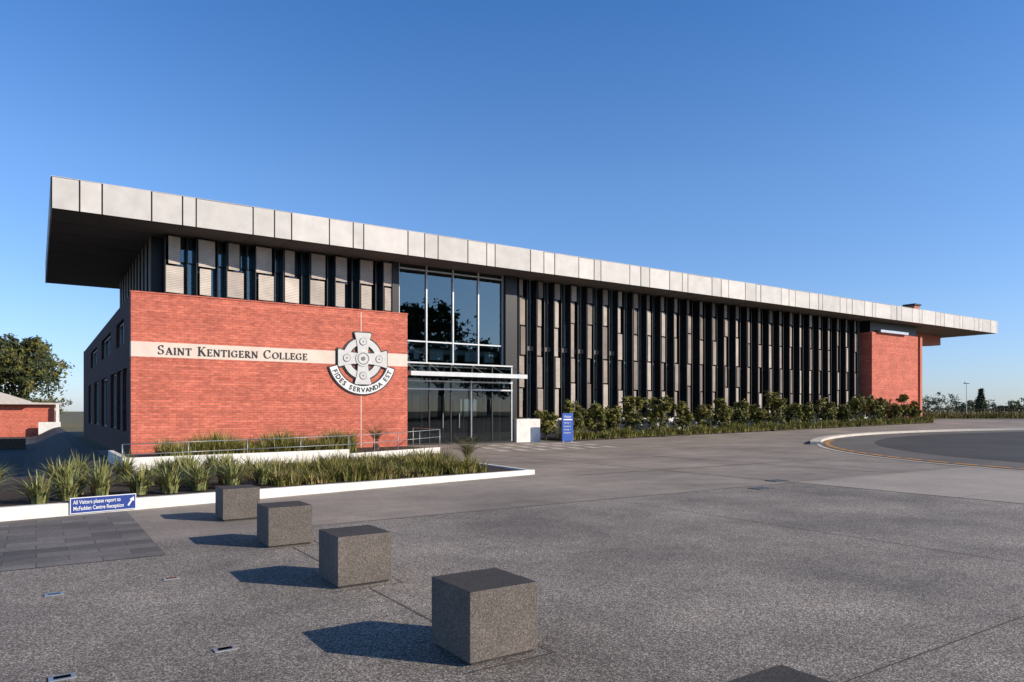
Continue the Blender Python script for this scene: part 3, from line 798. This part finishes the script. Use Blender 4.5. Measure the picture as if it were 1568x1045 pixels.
for i in range(50):
    d = random.uniform(300, 420); a = -1.05+.42*i/50; x, y = dr(d, a*d)
    leaf_cloud(b, (x, y, 4), (7, 7, 5), 14, 20, .7, ['leafA', 'leafB'])
for i in range(60):
    d = 460; a = .56+.9*i/60; x, y = dr(d, a*d)
    leaf_cloud(b, (x, y, 2), (7, 7, 2.8), 10, 20, .7, ['leafA', 'leafB'])
b.obj('distant_trees')
b = B()
for i in range(1300):
    t = random.random(); x = 78+34*t; y = 41-26*t+random.uniform(-1, 1)
    clump(b, x, y, h(x), 6, .95, .06, random.choice(['dryblade', 'dryblade', 'blade', 'leafB']), .1, .6, .3)
b.obj('field_grass')
b = B()
for i in range(40):
    t = i/39; x = 80+34*t; y = 44-26*t
    b.tube((x, y, h(x)), (x, y, h(x)+1.15), .05, .05, 'timber', 6)
for z in (.5, 1.0): b.tube((80, 44, h(80)+z), (114, 18, h(114)+z), .02, .02, 'timber', 5)
b.obj('post_fence')
b = B(); x, y = dr(150, 95.5)
b.tube((x, y, 0), (x, y, 7.6), .1, .06, 'steel'); b.box(x-.7, x+.7, y-.15, y+.15, 7.5, 7.7, 'steel'); b.box(x-.9, x-.45, y-.2, y+.2, 7.38, 7.5, 'darkmetal'); b.box(x+.45, x+.9, y-.2, y+.2, 7.38, 7.5, 'darkmetal')
b.obj('street_lamp')

hs = empty('brick_house')
b = B(); hx, hy = -7.0, 88
b.box(hx, hx+8.6, hy, hy+9, -1.2, 2.3, 'brick'); b.obj('walls', hs)
b = B(); b.wallpoly([(hx-1, 2.3), (hx+6.6, 2.3), (hx+6.6, 2.6), (hx+1.5, 4.4), (hx-1, 4.0)], hy-1, hy+10, 'roofp')
b.wallpoly([(hx+6.61, 2.3), (hx+9.2, 2.3), (hx+9.2, 2.45), (hx+6.61, 2.5)], hy-.6, hy+9, 'roofp'); b.obj('roof', hs)
b = B(); b.box(hx+8.7, hx+9.0, hy-.8, hy-.5, -1.2, 2.3, 'white'); b.box(hx+7.2, hx+9.1, hy-1.3, hy-1.01, -1, .5, 'white'); b.box(hx+2, hx+3.6, hy-.03, hy+.05, -.2, 1.3, 'darkmetal'); b.obj('porch_and_window', hs)
b = B(); b.box(-7.5, -.6, 60, 60.3, -1.1, -.3, 'timber'); b.obj('low_garden_wall')

# ------------------------------------------------------------------ light, sky, camera
sd = Vector((.66, -.78, .47)).normalized()
el = math.asin(sd.z); az = math.atan2(sd.x, sd.y)
L = bpy.data.lights.new('sun', 'SUN'); L.energy = 5.0; L.angle = R(.5); L.color = (1, .89, .76)
o = bpy.data.objects.new('sun', L); o.rotation_euler = (-sd).to_track_quat('-Z', 'Y').to_euler(); sc.collection.objects.link(o)
w = bpy.data.worlds.new('World'); sc.world = w; w.use_nodes = True; nt = w.node_tree
bg = nt.nodes['Background']; bg.inputs[1].default_value = .15
sk = nt.nodes.new('ShaderNodeTexSky'); sk.sky_type = 'NISHITA'; sk.sun_disc = False; sk.sun_elevation = el; sk.sun_rotation = az
sk.air_density = 1.0; sk.dust_density = .3; sk.ozone_density = 3.0
tc = N(nt, 'ShaderNodeTexCoord'); sx_ = N(nt, 'ShaderNodeSeparateXYZ'); nt.links.new(tc.outputs['Generated'], sx_.inputs[0])
rp = ramp(nt, [(0, (.55, .63, .92)), (.12, (.60, .70, .92)), (.3, (.58, .76, .98)), (.5, (.38, .68, 1.0)), (.64, (.16, .27, .37)), (1, (.08, .11, .14))])
nt.links.new(sx_.outputs[2], rp.inputs[0])
vm = N(nt, 'ShaderNodeVectorMath', operation='MULTIPLY'); nt.links.new(sk.outputs[0], vm.inputs[0]); nt.links.new(rp.outputs[0], vm.inputs[1])
vs = N(nt, 'ShaderNodeVectorMath', operation='SCALE'); vs.inputs['Scale'].default_value = 1.25; nt.links.new(vm.outputs[0], vs.inputs[0])
nt.links.new(vs.outputs[0], bg.inputs[0])
cam = bpy.data.cameras.new('camera'); cam.lens = 25.09; cam.sensor_width = 36; cam.shift_y = .0686; cam.clip_end = 6000; cam.clip_start = .05
co = bpy.data.objects.new('camera', cam); co.location = (0, 0, 1.6); co.rotation_euler = (R(90), 0, -R(33.7)); sc.collection.objects.link(co); sc.camera = co
sc.view_settings.view_transform = 'Standard'; sc.view_settings.look = 'None'; sc.view_settings.exposure = 0
